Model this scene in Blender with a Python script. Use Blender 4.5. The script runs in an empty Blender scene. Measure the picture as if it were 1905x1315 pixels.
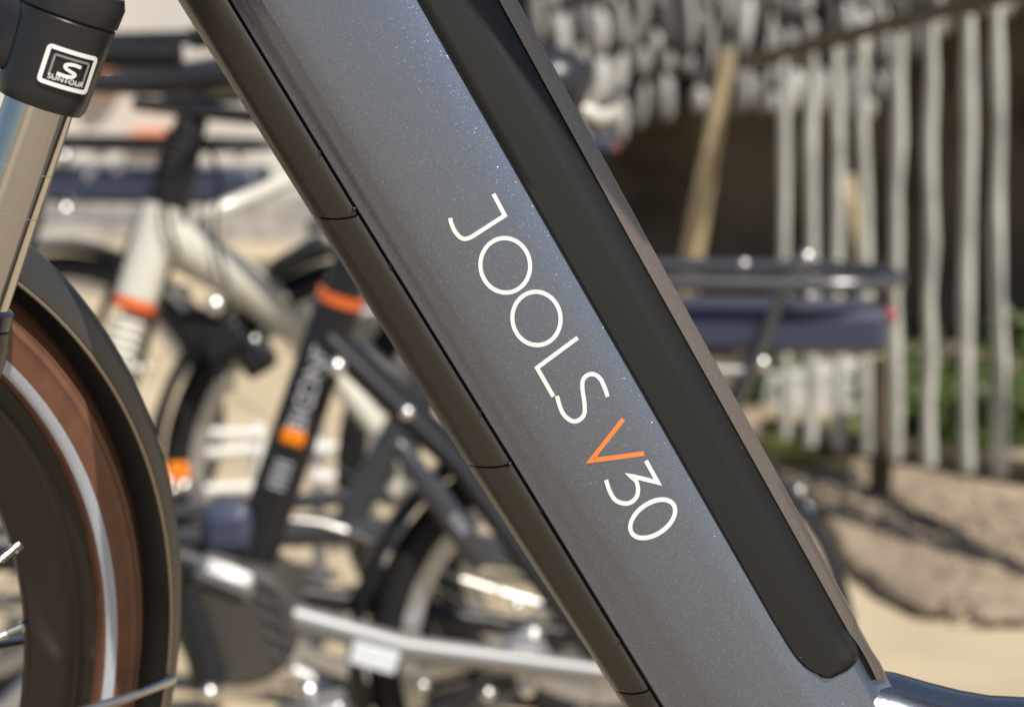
import bpy, math, random
from mathutils import Vector, Matrix, noise as mnoise
R = math.radians
random.seed(7)
sc = bpy.context.scene
C = sc.collection
# ------------------------------------------------------------------ camera
PITCH = 10.0
CAM = Vector((0, -1.135, 1.157))
W, H, FPX = 1905.0, 1315.0, 85 / 36 * 1905.0
cam_d = bpy.data.cameras.new('camera')
cam = bpy.data.objects.new('camera', cam_d)
C.objects.link(cam)
cam.location = CAM
cam.rotation_euler = (R(90 - PITCH), 0, 0)
cam_d.lens = 85
cam_d.sensor_width = 36
cam_d.clip_start = 0.02
cam_d.clip_end = 500
cam_d.dof.use_dof = True
cam_d.dof.focus_distance = 1.147
cam_d.dof.aperture_fstop = 8.0
sc.camera = cam
# ------------------------------------------------------------------ sky and sun
SUN_DIR = Vector((0.34, -0.50, 0.80)).normalized()      # towards the sun
el = math.asin(SUN_DIR.z)
world = bpy.data.worlds.new('World')
sc.world = world
world.use_nodes = True
nt = world.node_tree
sky = nt.nodes.new('ShaderNodeTexSky')
sky.sky_type = 'NISHITA'
sky.sun_disc = False
sky.sun_elevation = el
sky.sun_rotation = math.atan2(SUN_DIR.x, SUN_DIR.y)
bg = nt.nodes['Background']
bg.inputs[1].default_value = 0.08
nt.links.new(sky.outputs[0], bg.inputs[0])
sun_d = bpy.data.lights.new('sun', 'SUN')
sun_d.energy = 5.0
sun_d.angle = R(0.5)
sun_d.color = (1.0, 0.94, 0.85)
sun = bpy.data.objects.new('sun', sun_d)
C.objects.link(sun)
sun.rotation_euler = SUN_DIR.to_track_quat('Z', 'Y').to_euler()
vs = sc.view_settings
vs.view_transform = 'Standard'
vs.look = 'None'
vs.exposure = 0.12
vs.gamma = 1
sc.cycles.use_denoising = True
sc.cycles.sample_clamp_indirect = 6
sc.cycles.max_bounces = 8

# ------------------------------------------------------------------ pixel -> place helpers
_sp, _cp = math.sin(R(PITCH)), math.cos(R(PITCH))
def ray(px, py):
    a, b = (px - W / 2) / FPX, (py - H / 2) / FPX          # right, down per unit forward
    return Vector((a, _cp - b * _sp, -_sp - b * _cp))
def at_y(px, py, Y):
    d = ray(px, py)
    return CAM + d * ((Y - CAM.y) / d.y)
def at_z(px, py, Z):
    d = ray(px, py)
    return CAM + d * ((Z - CAM.z) / d.z)
def project(p):
    q = Vector(p) - CAM
    f = q.y * _cp - q.z * _sp
    return (W / 2 + FPX * q.x / f, H / 2 + FPX * (-q.y * _sp - q.z * _cp) / f)

# ------------------------------------------------------------------ mesh helpers
class MB:
    def __init__(s): s.v, s.f = [], []
    def add(s, vs_, fs_):
        n = len(s.v); s.v += [Vector(v) for v in vs_]; s.f += [tuple(i + n for i in f) for f in fs_]; return s
    def grid(s, rows, close_u=False, close_v=False, caps=False):
        m, n = len(rows), len(rows[0])
        vs_ = [p for r in rows for p in r]; fs_ = []
        for i in range(m if close_u else m - 1):
            for j in range(n if close_v else n - 1):
                a, b = i, (i + 1) % m; c, d = j, (j + 1) % n
                fs_.append((a * n + c, a * n + d, b * n + d, b * n + c))
        if caps:
            fs_.append(tuple(range(n))[::-1]); fs_.append(tuple((m - 1) * n + j for j in range(n)))
        return s.add(vs_, fs_)
    def tube(s, pts, rad, seg=14, flat=1.0, side=None):
        pts = [Vector(p) for p in pts]
        if not hasattr(rad, '__len__'): rad = [rad] * len(pts)
        t0 = (pts[1] - pts[0]).normalized()
        ref = Vector(side) if side else (Vector((0, 1, 0)) if abs(t0.y) < .9 else Vector((1, 0, 0)))
        rows = []
        for i, p in enumerate(pts):
            t = (pts[min(i + 1, len(pts) - 1)] - pts[max(i - 1, 0)]).normalized()
            a = (ref - t * ref.dot(t)).normalized(); b = t.cross(a)
            rows.append([p + (a * math.cos(k) * flat + b * math.sin(k)) * rad[i] for k in [2 * math.pi * j / seg for j in range(seg)]])
        return s.grid(rows, close_v=True, caps=True)
    def box(s, c, sx, sy, sz, ax=None, bev=0.0):
        c = Vector(c); ax = ax or (Vector((1, 0, 0)), Vector((0, 1, 0)), Vector((0, 0, 1)))
        hx, hy, hz = sx / 2, sy / 2, sz / 2
        if bev <= 0:
            vs_ = [c + ax[0] * x + ax[1] * y + ax[2] * z for x in (-hx, hx) for y in (-hy, hy) for z in (-hz, hz)]
            return s.add(vs_, [(0, 1, 3, 2), (4, 6, 7, 5), (0, 4, 5, 1), (2, 3, 7, 6), (0, 2, 6, 4), (1, 5, 7, 3)])
        rows = []
        for y, q in ((-hy, bev), (-hy + bev, 0), (hy - bev, 0), (hy, bev)):
            row = []
            for (qx, qz) in ((1, 1), (-1, 1), (-1, -1), (1, -1)):
                cx, cz = qx * (hx - bev), qz * (hz - bev); r = bev - q
                a0 = {(1, 1): 0, (-1, 1): 90, (-1, -1): 180, (1, -1): 270}[(qx, qz)]
                for k in (0, 45, 90):
                    row.append(c + ax[0] * (cx + r * math.cos(R(a0 + k))) + ax[1] * y + ax[2] * (cz + r * math.sin(R(a0 + k))))
            rows.append(row)
        return s.grid(rows, close_v=True, caps=True)
    def ball(s, c, r, seg=14, sc3=(1, 1, 1)):
        c = Vector(c); n = seg // 2; rows = []
        for i in range(n + 1):
            th = math.pi * (i + .001) / (n + .002)
            rows.append([c + Vector((math.sin(th) * math.cos(2 * math.pi * j / seg) * r * sc3[0], math.sin(th) * math.sin(2 * math.pi * j / seg) * r * sc3[1], math.cos(th) * r * sc3[2])) for j in range(seg)])
        return s.grid(rows, close_v=True, caps=True)
def fix_normals(me):
    import bmesh
    bm = bmesh.new(); bm.from_mesh(me); bmesh.ops.recalc_face_normals(bm, faces=bm.faces[:]); bm.to_mesh(me); bm.free()
def origin(o):
    v = Vector((0, 0, 0))
    while o is not None: v = v + o.location; o = o.parent
    return v
def obj(name, mb, mat, parent=None, smooth=40):
    o0 = origin(parent) if parent else Vector((0, 0, 0))
    me = bpy.data.meshes.new(name)
    me.from_pydata([tuple(v - o0) for v in mb.v], [], mb.f)
    fix_normals(me)
    if smooth:
        me.shade_smooth(); me.set_sharp_from_angle(angle=R(smooth))
    me.materials.append(mat)
    o = bpy.data.objects.new(name, me); C.objects.link(o)
    if parent: o.parent = parent
    return o
def tag(o, label=None, cat=None, group=None, kind=None):
    if label: o['label'] = label
    if cat: o['category'] = cat
    if group: o['group'] = group
    if kind: o['kind'] = kind
    return o
def thing(name, loc, label, cat, group=None):
    o = bpy.data.objects.new(name, None); C.objects.link(o); o.location = loc
    o.empty_display_size = .1
    return tag(o, label, cat, group)

# ------------------------------------------------------------------ materials
def mat(name, col, rough=.5, metal=0., coat=0., noise=0., nscale=30., bump=0., bscale=200., spec=.5, col2=None):
    m = bpy.data.materials.new(name); m.use_nodes = True; t = m.node_tree; b = t.nodes['Principled BSDF']
    b.inputs['Base Color'].default_value = (*col, 1); b.inputs['Roughness'].default_value = rough; b.inputs['Metallic'].default_value = metal
    b.inputs['Coat Weight'].default_value = coat; b.inputs['Coat Roughness'].default_value = .12; b.inputs['Specular IOR Level'].default_value = spec
    tc = t.nodes.new('ShaderNodeTexCoord')
    if noise or col2:
        n = t.nodes.new('ShaderNodeTexNoise'); n.inputs['Scale'].default_value = nscale; n.inputs['Detail'].default_value = 6
        t.links.new(tc.outputs['Object'], n.inputs['Vector'])
        r = t.nodes.new('ShaderNodeValToRGB'); c2 = col2 or tuple(max(0, c * (1 - noise)) for c in col); c1 = col if col2 else tuple(min(1, c * (1 + noise)) for c in col)
        r.color_ramp.elements[0].color = (*c2, 1); r.color_ramp.elements[1].color = (*c1, 1)
        r.color_ramp.elements[0].position = .32; r.color_ramp.elements[1].position = .68
        t.links.new(n.outputs[0], r.inputs[0]); t.links.new(r.outputs[0], b.inputs['Base Color'])
    if bump:
        n = t.nodes.new('ShaderNodeTexNoise'); n.inputs['Scale'].default_value = bscale; n.inputs['Detail'].default_value = 4
        t.links.new(tc.outputs['Object'], n.inputs['Vector'])
        bn = t.nodes.new('ShaderNodeBump'); bn.inputs['Strength'].default_value = bump; bn.inputs['Distance'].default_value = .3 / bscale
        t.links.new(n.outputs[0], bn.inputs['Height']); t.links.new(bn.outputs[0], b.inputs['Normal'])
    return m
def flake(name, col, rough, metal, scale, tilt, frac, coat=0.3, tilt_all=.06, bright=(.8, .85, .95)):
    # metallic paint: tiny mirror flakes, each cell with its own tilt; a few tilt strongly and glint in the sun
    m = bpy.data.materials.new(name); m.use_nodes = True; t = m.node_tree; N = t.nodes.new; L = t.links.new; b = t.nodes['Principled BSDF']
    b.inputs['Metallic'].default_value = metal; b.inputs['Coat Weight'].default_value = coat; b.inputs['Coat Roughness'].default_value = .15
    tc = N('ShaderNodeTexCoord'); vo = N('ShaderNodeTexVoronoi'); vo.inputs['Scale'].default_value = scale
    L(tc.outputs['Object'], vo.inputs['Vector'])
    sep = N('ShaderNodeSeparateColor'); L(vo.outputs['Color'], sep.inputs[0])
    wn = N('ShaderNodeTexWhiteNoise'); wn.noise_dimensions = '3D'; L(vo.outputs['Color'], wn.inputs['Vector'])
    gt = N('ShaderNodeMath'); gt.operation = 'GREATER_THAN'; gt.inputs[1].default_value = 1 - frac; L(wn.outputs['Value'], gt.inputs[0])
    # tilt amount
    ta = N('ShaderNodeMath'); ta.operation = 'MULTIPLY_ADD'; ta.inputs[1].default_value = tilt - tilt_all; ta.inputs[2].default_value = tilt_all; L(gt.outputs[0], ta.inputs[0])
    sub = N('ShaderNodeVectorMath'); sub.operation = 'SUBTRACT'; sub.inputs[1].default_value = (.5, .5, .5); L(vo.outputs['Color'], sub.inputs[0])
    sca = N('ShaderNodeVectorMath'); sca.operation = 'SCALE'; L(sub.outputs[0], sca.inputs[0]); L(ta.outputs[0], sca.inputs['Scale'])
    ge = N('ShaderNodeNewGeometry'); ad = N('ShaderNodeVectorMath'); ad.operation = 'ADD'; L(ge.outputs['Normal'], ad.inputs[0]); L(sca.outputs[0], ad.inputs[1])
    nm = N('ShaderNodeVectorMath'); nm.operation = 'NORMALIZE'; L(ad.outputs[0], nm.inputs[0]); L(nm.outputs[0], b.inputs['Normal'])
    mx = N('ShaderNodeMix'); mx.data_type = 'RGBA'; mx.inputs[6].default_value = (*col, 1); mx.inputs[7].default_value = (*bright, 1); L(gt.outputs[0], mx.inputs[0])
    no = N('ShaderNodeTexNoise'); no.inputs['Scale'].default_value = 900; L(tc.outputs['Object'], no.inputs['Vector'])
    mv = N('ShaderNodeMix'); mv.data_type = 'RGBA'; mv.blend_type = 'MULTIPLY'; mv.inputs[0].default_value = .5
    rp = N('ShaderNodeValToRGB'); rp.color_ramp.elements[0].color = (.6, .6, .6, 1); rp.color_ramp.elements[1].color = (1, 1, 1, 1); L(no.outputs[0], rp.inputs[0])
    L(mx.outputs[2], mv.inputs[6]); L(rp.outputs[0], mv.inputs[7]); L(mv.outputs[2], b.inputs['Base Color'])
    b.inputs['Roughness'].default_value = rough
    return m
M = {}
M['paint'] = flake('slate_metallic_paint', (.268, .297, .360), .31, .9, 3200, .45, .045, bright=(.44, .48, .56), tilt_all=.10)
M['paint_gloss'] = flake('slate_gloss_paint', (.20, .225, .275), .18, .9, 3000, .4, .02, coat=.6, bright=(.42, .46, .54), tilt_all=.03)
M['battery'] = flake('black_battery_plastic', (.010, .0088, .0068), .44, 0.0, 1800, .25, .0003, coat=.0, tilt_all=.03, bright=(.12,.12,.11))
M['trim'] = flake('taupe_metallic_paint', (.25, .20, .16), .34, .75, 3000, .2, .05, coat=.1, bright=(.33, .28, .23))
M['battery'].node_tree.nodes['Principled BSDF'].inputs['Specular IOR Level'].default_value = .42
M['cover'] = mat('brown_black_cover_plastic', (.022, .017, .011), .36, bump=.25, bscale=1800, spec=.85)
M['black'] = mat('black_rubber', (.010, .010, .011), .6, spec=.3)
M['blackgloss'] = mat('black_gloss_plastic', (.014, .014, .016), .22, coat=.3)
M['crown'] = mat('black_crown_paint', (.018, .018, .019), .30, bump=.1, bscale=900)
M['chrome'] = mat('chrome', (.60, .58, .55), .12, 1.0)
M['steel'] = mat('brushed_steel', (.6, .58, .55), .34, 1.0)
M['bolt'] = mat('polished_bolt', (.9, .89, .87), .30, 1.0)
M['white'] = mat('white_print', (.82, .81, .78), .5)
M['grey'] = mat('grey_print', (.22, .23, .23), .5)
M['orange'] = mat('orange_print', (.82, .22, .05), .5)
M['copper'] = mat('copper_brown_rubber', (.185, .085, .052), .30, noise=.14, nscale=60, bump=.2, bscale=500)
M['rim'] = mat('black_rim', (.017, .013, .009), .26)
M['fender'] = flake('dark_grey_fender_paint', (.055, .052, .048), .42, .3, 2300, .6, .04, coat=.1, bright=(.10,.10,.10))
M['bead'] = mat('grey_edge_bead', (.42, .36, .28), .30, .8)
M['stripe'] = mat('reflective_stripe', (.50, .53, .60), .5, noise=.22, nscale=1600)
M['bikeblack'] = mat('matt_black_frame', (.016, .016, .018), .40, spec=.35)
M['cream'] = mat('cream_frame_paint', (.60, .575, .50), .28, coat=.4)
M['greyframe'] = mat('grey_frame_paint', (.045, .048, .056), .32)
M['rackgloss'] = mat('glossy_black_rack', (.12, .12, .13), .24, .6)
M['bluegrey'] = mat('blue_grey_battery_case', (.05, .06, .095), .28)
M['silver'] = mat('silver_alloy', (.68, .67, .66), .38, .9)
M['dullalloy'] = mat('dull_alloy', (.30, .30, .30), .42, .6)
M['motorgrey'] = mat('brown_grey_motor_casing', (.060, .054, .047), .45)
M['tyre'] = mat('black_tyre', (.014, .0135, .013), .6, spec=.3)
M['amber'] = mat('amber_reflector', (.85, .23, .01), .2, coat=.5)
M['red'] = mat('red_reflector', (.26, .015, .012), .3, coat=.5)
M['orange_ring'] = mat('orange_anodised_ring', (.66, .13, .025), .38)
M['label'] = mat('white_sticker', (.72, .76, .80), .45)
M['textgrey'] = mat('pale_lettering', (.50, .50, .55), .5)
M['wood'] = mat('pale_timber', (.42, .34, .20), .7, noise=.25, nscale=18, bump=.3, bscale=60)
M['paling'] = mat('weathered_white_paling', (.47, .47, .42), .75, noise=.25, nscale=9, bump=.3, bscale=60)
M['rail'] = mat('dark_brown_rail', (.075, .055, .03), .7, noise=.3, nscale=15)
M['stone'] = mat('grey_stone', (.34, .33, .31), .85, noise=.35, nscale=14, bump=.6, bscale=40)
M['stone2'] = mat('pale_stone', (.56, .55, .52), .85, noise=.3, nscale=14, bump=.6, bscale=40)
M['stone3'] = mat('dark_stone', (.13, .125, .12), .85, noise=.4, nscale=14, bump=.6, bscale=40)
M['joint'] = mat('dark_joint_earth', (.035, .031, .027), .9, noise=.4, nscale=12)
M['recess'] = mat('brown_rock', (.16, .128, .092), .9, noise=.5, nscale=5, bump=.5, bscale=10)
M['sand'] = mat('compacted_sand', (.47, .385, .26), .9, noise=.10, nscale=4, bump=.3, bscale=150)
M['soil'] = mat('dry_soil', (.38, .305, .215), .95, col2=(.22, .172, .12), nscale=5, bump=.8, bscale=25)
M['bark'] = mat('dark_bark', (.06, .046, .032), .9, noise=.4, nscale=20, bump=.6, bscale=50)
M['paving'] = mat('terrace_paving', (.29, .24, .175), .85, noise=.12, nscale=5)
M['canvas'] = mat('cream_plaster', (.56, .54, .50), .8, noise=.07, nscale=2)
M['leaf'] = mat('green_leaf', (.075, .115, .028), .5, noise=.4, nscale=9)
M['grass'] = mat('grass_blades', (.27, .27, .08), .6, noise=.4, nscale=6)
M['saddle'] = mat('black_saddle_vinyl', (.025, .025, .028), .33)

# ------------------------------------------------------------------ setting
def sheet(name, pts, z, m):
    mb = MB(); mb.add([(x, y, z) for x, y in pts], [tuple(range(len(pts)))]); return tag(obj(name, mb, m, None, 0), kind='structure')
tag(obj('ground', MB().add([(-150, -150, 0), (150, -150, 0), (150, 150, 0), (-150, 150, 0)], [(0, 1, 2, 3)]), M['sand'], None, 0), kind='structure')
ZT = 0.40
tb = MB().box((0, -2.9, ZT / 2), 9, 6.7, ZT)
tag(obj('terrace', tb, M['paving'], None, 0), kind='structure')

# raised soil bed along the fence, uneven edge
def soil_bed():
    rows = []
    edge = [(1540, 985), (1570, 1040), (1620, 1085), (1680, 1130), (1735, 1150), (1790, 1120), (1850, 1165), (1905, 1170), (2000, 1190), (2200, 1230)]
    fr = [at_z(x, y, 0) for x, y in edge]
    fr = [at_z(1250, 860, 0), at_z(1380, 880, 0), at_z(1470, 915, 0)] + fr
    rnd = random.Random(3)
    dense = []
    for a, b in zip(fr, fr[1:]):
        for k in range(6):
            p = a.lerp(b, k / 6); dense.append(p + Vector((rnd.uniform(-.004, .004), rnd.uniform(-.006, .006), 0)))
    dense.append(fr[-1])
    n = 70
    for i in range(n + 1):
        q = i / n; row = []
        for p in dense:
            back = Vector((p.x * 1.5 + .15, p.y + 3.2, 0)); v = p.lerp(back, q ** 1.3)
            h = .016 * min(1, q * 25) + .010 * mnoise.noise(v * 9) + .012 * mnoise.noise(v * 3.1) + .006 * mnoise.noise(v * 30)
            v.z = -.02 if i == 0 else max(.006, h); row.append(v)
        rows.append(row)
    tag(obj('soil_bed', MB().grid(rows), M['soil'], None, 80), kind='structure')
soil_bed()
def clods():
    r_ = random.Random(4); mb = MB()
    for i in range(1500):
        p = at_z(r_.uniform(1480, 1990), r_.uniform(900, 1150), .018); k = r_.uniform(.004, .015)
        if (p.x, ) and project(p)[1] > 905 + max(0, (project(p)[0] - 1480)) * .62 and project(p)[0] < 1760: continue
        mb.ball(p, k, 6, (r_.uniform(.8, 1.6), r_.uniform(.8, 1.4), r_.uniform(.4, .8)))
    tag(obj('soil_clods', mb, M['soil'], None, 60), 'small loose clods and crumbs lying on the soil bed', 'soil', kind='stuff')
clods()
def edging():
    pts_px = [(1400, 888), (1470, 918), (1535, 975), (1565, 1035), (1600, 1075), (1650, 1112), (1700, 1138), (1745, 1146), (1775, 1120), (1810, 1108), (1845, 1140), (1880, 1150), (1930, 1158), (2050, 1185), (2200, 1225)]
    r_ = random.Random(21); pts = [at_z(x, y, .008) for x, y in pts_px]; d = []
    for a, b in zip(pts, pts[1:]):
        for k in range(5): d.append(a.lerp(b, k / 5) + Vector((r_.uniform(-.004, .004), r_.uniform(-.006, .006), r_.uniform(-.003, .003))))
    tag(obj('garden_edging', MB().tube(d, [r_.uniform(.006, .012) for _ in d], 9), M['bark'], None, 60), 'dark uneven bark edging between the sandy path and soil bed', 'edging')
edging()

# ------------------------------------------------------------------ MAIN BIKE
main = thing('electric_bicycle', (0.0, .035, ZT), 'close-up electric bicycle with slate metallic down tube lettered JOOLS V30', 'bicycle', 'electric bicycles on show')
def line(pts):
    def f(y):
        if y <= pts[0][1]: i = 0
        elif y >= pts[-1][1]: i = len(pts) - 2
        else: i = next(k for k in range(len(pts) - 1) if pts[k + 1][1] >= y)
        (x0, y0), (x1, y1) = pts[i], pts[i + 1]
        return x0 + (x1 - x0) * (y - y0) / (y1 - y0)
    return f
L0 = line([(330, 0), (580, 400), (866, 860), (1162, 1315)])
L1 = line([(427, 0), (667, 396), (957, 865), (1222, 1300)])
L2 = line([(489, 0), (751, 421), (830, 550), (1022, 855), (1215, 1141)])
L3 = line([(779, 0), (1028, 435), (1182, 703), (1400, 1087)])
L4 = line([(928, 0), (1166, 435), (1402, 858), (1560, 1142)])
L5 = line([(962, 0), (1200, 437), (1433, 858), (1592, 1150)])
def face_w(px, py):      # depth of the slightly crowned side face
    a, b = L2(py), L4(py); t = min(1, max(0, (px - a) / (b - a)))
    return -.0048 * 4 * t * (1 - t)
def tl(px, py):            # the side face leans a little towards the sky
    a, b = L2(py), L4(py)
    return .013 * min(1, max(0, (px - a) / (b - a)))
YT, YB = -620, 1480
def rows_y(y0, y1, n): return [y0 + (y1 - y0) * i / n for i in range(n + 1)]
def loft(ys, prof, shift=0.0):
    rows = []
    for y in ys:
        rows.append([at_y(px, y, w + tl(px, y)) for px, w in prof(y)])
    return rows
def frame_prof(y):
    a, b, c, d, e = L1(y), L2(y), L3(y), L4(y), L5(y)
    m = lambda p, q, t: p + (q - p) * t
    pts = [(m(a, b, -.25), .062), (m(a, b, -.2), .026), (m(a, b, 0), .0100), (m(a, b, .05), .0080), (m(a, b, .34), .0060), (m(a, b, .40), .0050), (m(a, b, .58), .0036), (m(a, b, .64), .0032), (m(a, b, .92), .0008), (m(a, b, 1.0), .0002)]
    for t in (.08, .2, .35, .5, .62, .72, .82, .92): 
        x = m(b, d, t); pts.append((x, face_w(x, y) + (.0025 if x > c + 14 else 0)))
    pts += [(d - 28, .0030), (d - 12, .0055), (d, .0080), (e - 2, .0108), (m(d, e, .80), .030), (m(d, e, .78), .060), (m(d, e, .4), .069)]
    return pts
ys = rows_y(YT, YB, 60)
dt = obj('down_tube', MB().grid(loft(ys, frame_prof), close_v=True, caps=True), M['paint'], main, 30)
# battery: black slab let into the upper edge of the tube, rounded lower end
LO = line([(1436, 1150), (1454, 1180), (1469, 1205), (1484, 1225), (1500, 1240), (1518, 1251), (1541, 1258)])
HI = line([(1579, 1180), (1586, 1193), (1592, 1206), (1593, 1220), (1588, 1233), (1577, 1244), (1562, 1253), (1541, 1258)])
def batt_rows(grow, lift):
    rows = []
    for y in rows_y(YT, 1150, 40) + [1165, 1180, 1190, 1200, 1210, 1218, 1226, 1233, 1240, 1246, 1250, 1254, 1257.5]:
        end = y > 1178
        d = HI(y) if end else L4(y)
        lo = (LO(y) if y > 1150 else L3(y)) - grow
        if end: d = d + grow
        sh = 46 * max(.12, min(1, (1262 - y) / 90)) if end else 46
        m = lambda p, q_, t: p + (q_ - p) * t
        lf = d - sh if not end else m(lo, d, .68)
        pts = [(lo, face_w(lo, y) - lift + .0012)]
        for t in (.03, .2, .45, .7, .9, 1.0):
            x = m(lo, lf, t); pts.append((x, face_w(x, y) - lift))
        w0 = face_w(lf, y) - lift
        k = 1 if not end else max(0.0, 1 - (y - 1178) / 50)
        pts += [(m(lf, d, .35), m(w0 + .0002, .0001 - lift, k)), (m(lf, d, .74), m(w0 + .0006, .0022 - lift, k)), (d, m(w0 + .0014, .0056 - lift, k)), (d + .4, .0075), (d + .8, .010), (d + 1.5 * k, .030), (d + 1.5 * k, .040)]
        if grow and end: pts = [(px, py_ + .0) for px, py_ in pts]
        rows.append([at_y(px, y + (grow if y > 1257 else 0), w + tl(px, y)) for px, w in pts])
    return rows
obj('battery_seal', MB().grid(batt_rows(4.0, .0003)), M['black'], main, 30)
obj('battery', MB().grid(batt_rows(0, .0008)), M['battery'], main, 70)
TD = line([(1578, 1175), (1594, 1195), (1612, 1225), (1634, 1270)])
TE = line([(1592, 1150), (1601, 1176), (1621, 1208), (1641, 1238), (1650, 1262), (1653, 1290)])
def trim_rows():
    rows = []
    for y in rows_y(YT, 1150, 40) + [1163, 1176, 1190, 1204, 1218, 1232, 1246, 1256, 1264]:
        d, e = (L4(y) if y < 1175 else TD(y)), (L5(y) if y < 1150 else TE(y))
        rows.append([at_y(px, y, w + .013) for px, w in ((d - 3, .020), (d - .5, .0046), (d + .5, .0040), (d + (e - d) * .6, .0060), (e - 1.5, .0078), (e, .0092), (e + .6, .0120), (e - 1, .058), (e - 20, .062))])
    return rows
obj('top_trim', MB().grid(trim_rows(), close_v=True, caps=True), M['trim'], main, 40)
# lower cover in panels with seams
def cover_prof(y, drop=0.0):
    a, b = L0(y), L1(y)
    m = lambda t: a + (b - a) * t
    P_ = [(.01, .050), (0, .034), (.02, .027), (.07, .0205), (.14, .0166), (.22, .0142), (.28, .0134), (.36, .0126), (.5, .0112), (.75, .0090), (.9, .0088), (.965, .0097), (.985, .0125), (.98, .03), (.7, .055)]
    return [(m(t), w + drop) for t, w in P_]
seams = [YT, 401, 862.5, 1283, YB]
for i in range(4):
    y0, y1 = seams[i] + .9, seams[i + 1] - .9
    bow = [0, 1, .9, .75]
    rows = []
    for y in [y0, y0 + 1.2] + rows_y(y0 + 3, y1 - 3, 16) + [y1 - 1.2, y1]:
        drop = .0006 if y in (y0, y1) else 0
        e0 = max(0, 1 - (y - y0) / 60); e1 = max(0, 1 - (y1 - y) / 60)
        row = []
        pr = cover_prof(y, drop)
        for j, (px, w) in enumerate(pr):
            t = min(1, max(0, (px - L0(y)) / (L1(y) - L0(y))))
            dy = (1 - (2 * t - .9) ** 2) * 7 - (6 if t > .9 else 0) * (t - .9) * 10
            yy = y + dy * ((e0 if i else 0) + (e1 if i < 3 else 0))
            row.append(at_y(px + (L0(yy) - L0(y)), yy, w))
        rows.append(row)
    obj('cover_panel', MB().grid(rows, close_v=True, caps=True), M['cover'], main, 50)
obj('cover_backing', MB().grid(loft(rows_y(YT, YB, 20), lambda y: [(L0(y) + (L1(y) - L0(y)) * t, w) for t, w in ((.04, .04), (.12, .022), (.5, .016), (1.12, .0165), (1.1, .05), (.5, .058))]), close_v=True, caps=True), M['black'], main, 50)
for (x, y) in ((594, 290), (892, 772), (1150, 1196)):
    p = at_y(x, y, .0100); mb = MB().ball(p, .0022, 12, (.6, .6, 1.5)); obj('cover_clip', mb, M['blackgloss'], main)
for (x, y) in ((727, 492), (1005, 950)):
    p = at_y(x, y, .010); mb = MB().ball(p, .0026, 12, (.6, .45, 2.0)); obj('clip_slot', mb, M['black'], main)
for (x, y) in ((659, 389), (948, 862)):
    p = at_y(x, y, .0082); mb = MB().ball(p, .0011, 10); obj('cover_pin', mb, M['blackgloss'], main)

# lettering: strokes following the tube face
def stroke(cl, width, closed=False, m='white', name='letter'):
    dn = []
    for i in range(len(cl) - (0 if closed else 1)):
        a, b = cl[i], cl[(i + 1) % len(cl)]; k = max(1, int(math.hypot(b[0] - a[0], b[1] - a[1]) / 6))
        dn += [(a[0] + (b[0] - a[0]) * q / k, a[1] + (b[1] - a[1]) * q / k) for q in range(k)]
    cl = dn + ([] if closed else [cl[-1]])
    n = len(cl); Lp, Rp = [], []
    V2 = [Vector((x, y)) for x, y in cl]
    for i in range(n):
        a = V2[i] - V2[i - 1] if (i or closed) else V2[1] - V2[0]
        b = V2[(i + 1) % n] - V2[i] if (i < n - 1 or closed) else V2[-1] - V2[-2]
        a, b = a.normalized(), b.normalized(); na, nb = Vector((-a.y, a.x)), Vector((-b.y, b.x))
        mt = (na + nb).normalized(); k = width / 2 / max(.35, mt.dot(na))
        Lp.append(V2[i] + mt * k); Rp.append(V2[i] - mt * k)
    rows = []
    for l, r in zip(Lp, Rp):
        fr = [at_y(p.x, p.y, face_w(p.x, p.y) + tl(p.x, p.y) - .00035) for p in (l, (l + r) / 2, r)]
        bk = [q + Vector((0, .0006, 0)) for q in fr]
        rows.append([bk[0]] + fr + [bk[2]])
    mb = MB().grid(rows, close_u=closed)
    return obj(name, mb, M[m], main, 30)
def c6(l): return [(780 + x / 2.858, 340 + y / 2.858) for x, y in l]
def c7(l): return [(900 + x / 2.858, 700 + y / 2.858) for x, y in l]
def smooth_pl(p, it=2):
    for _ in range(it):
        q = [p[0]]
        for a, b in zip(p, p[1:]):
            q += [(a[0] * .75 + b[0] * .25, a[1] * .75 + b[1] * .25), (a[0] * .25 + b[0] * .75, a[1] * .25 + b[1] * .75)]
        p = q + [p[-1]]
    return p
def ell(cx, cy, a, b, ang, n=56):
    o = []
    for i in range(n):
        t = 2 * math.pi * i / n; x, y = a * math.cos(t), b * math.sin(t)
        o.append((cx + x * math.cos(ang) - y * math.sin(ang), cy + x * math.sin(ang) + y * math.cos(ang)))
    return o
sw = 7.6
stroke(c6([(394, 60), (455, 175)] + smooth_pl([(455, 175), (310, 268), (268, 296), (228, 302), (192, 266), (171, 222), (164, 188)])[1:]), sw)
stroke(c6(ell(457, 440, 132, 145, R(-8))), sw, True)
stroke(c6(ell(623, 722, 128, 142, R(-8))), sw, True)
stroke(c6([(842, 824), (626, 984), (713, 1136)]), sw)
stroke(c6(smooth_pl([(1001, 1137), (988, 1092), (958, 1030), (912, 1012), (868, 1040), (866, 1095), (880, 1175), (880, 1240), (826, 1278), (768, 1240), (744, 1180), (732, 1133)])), sw)
stroke(c7([(742, 227), (568, 448), (852, 411)]), 8.2, m='orange')
stroke(c7([(862, 448), (926, 564), (778, 528)] + smooth_pl([(778, 528), (818, 560), (822, 636), (772, 682), (700, 666), (666, 606), (650, 550)])[1:]), sw)
stroke(c7(ell(898, 757, 134, 82, R(-35))), sw + .4, True)

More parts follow.
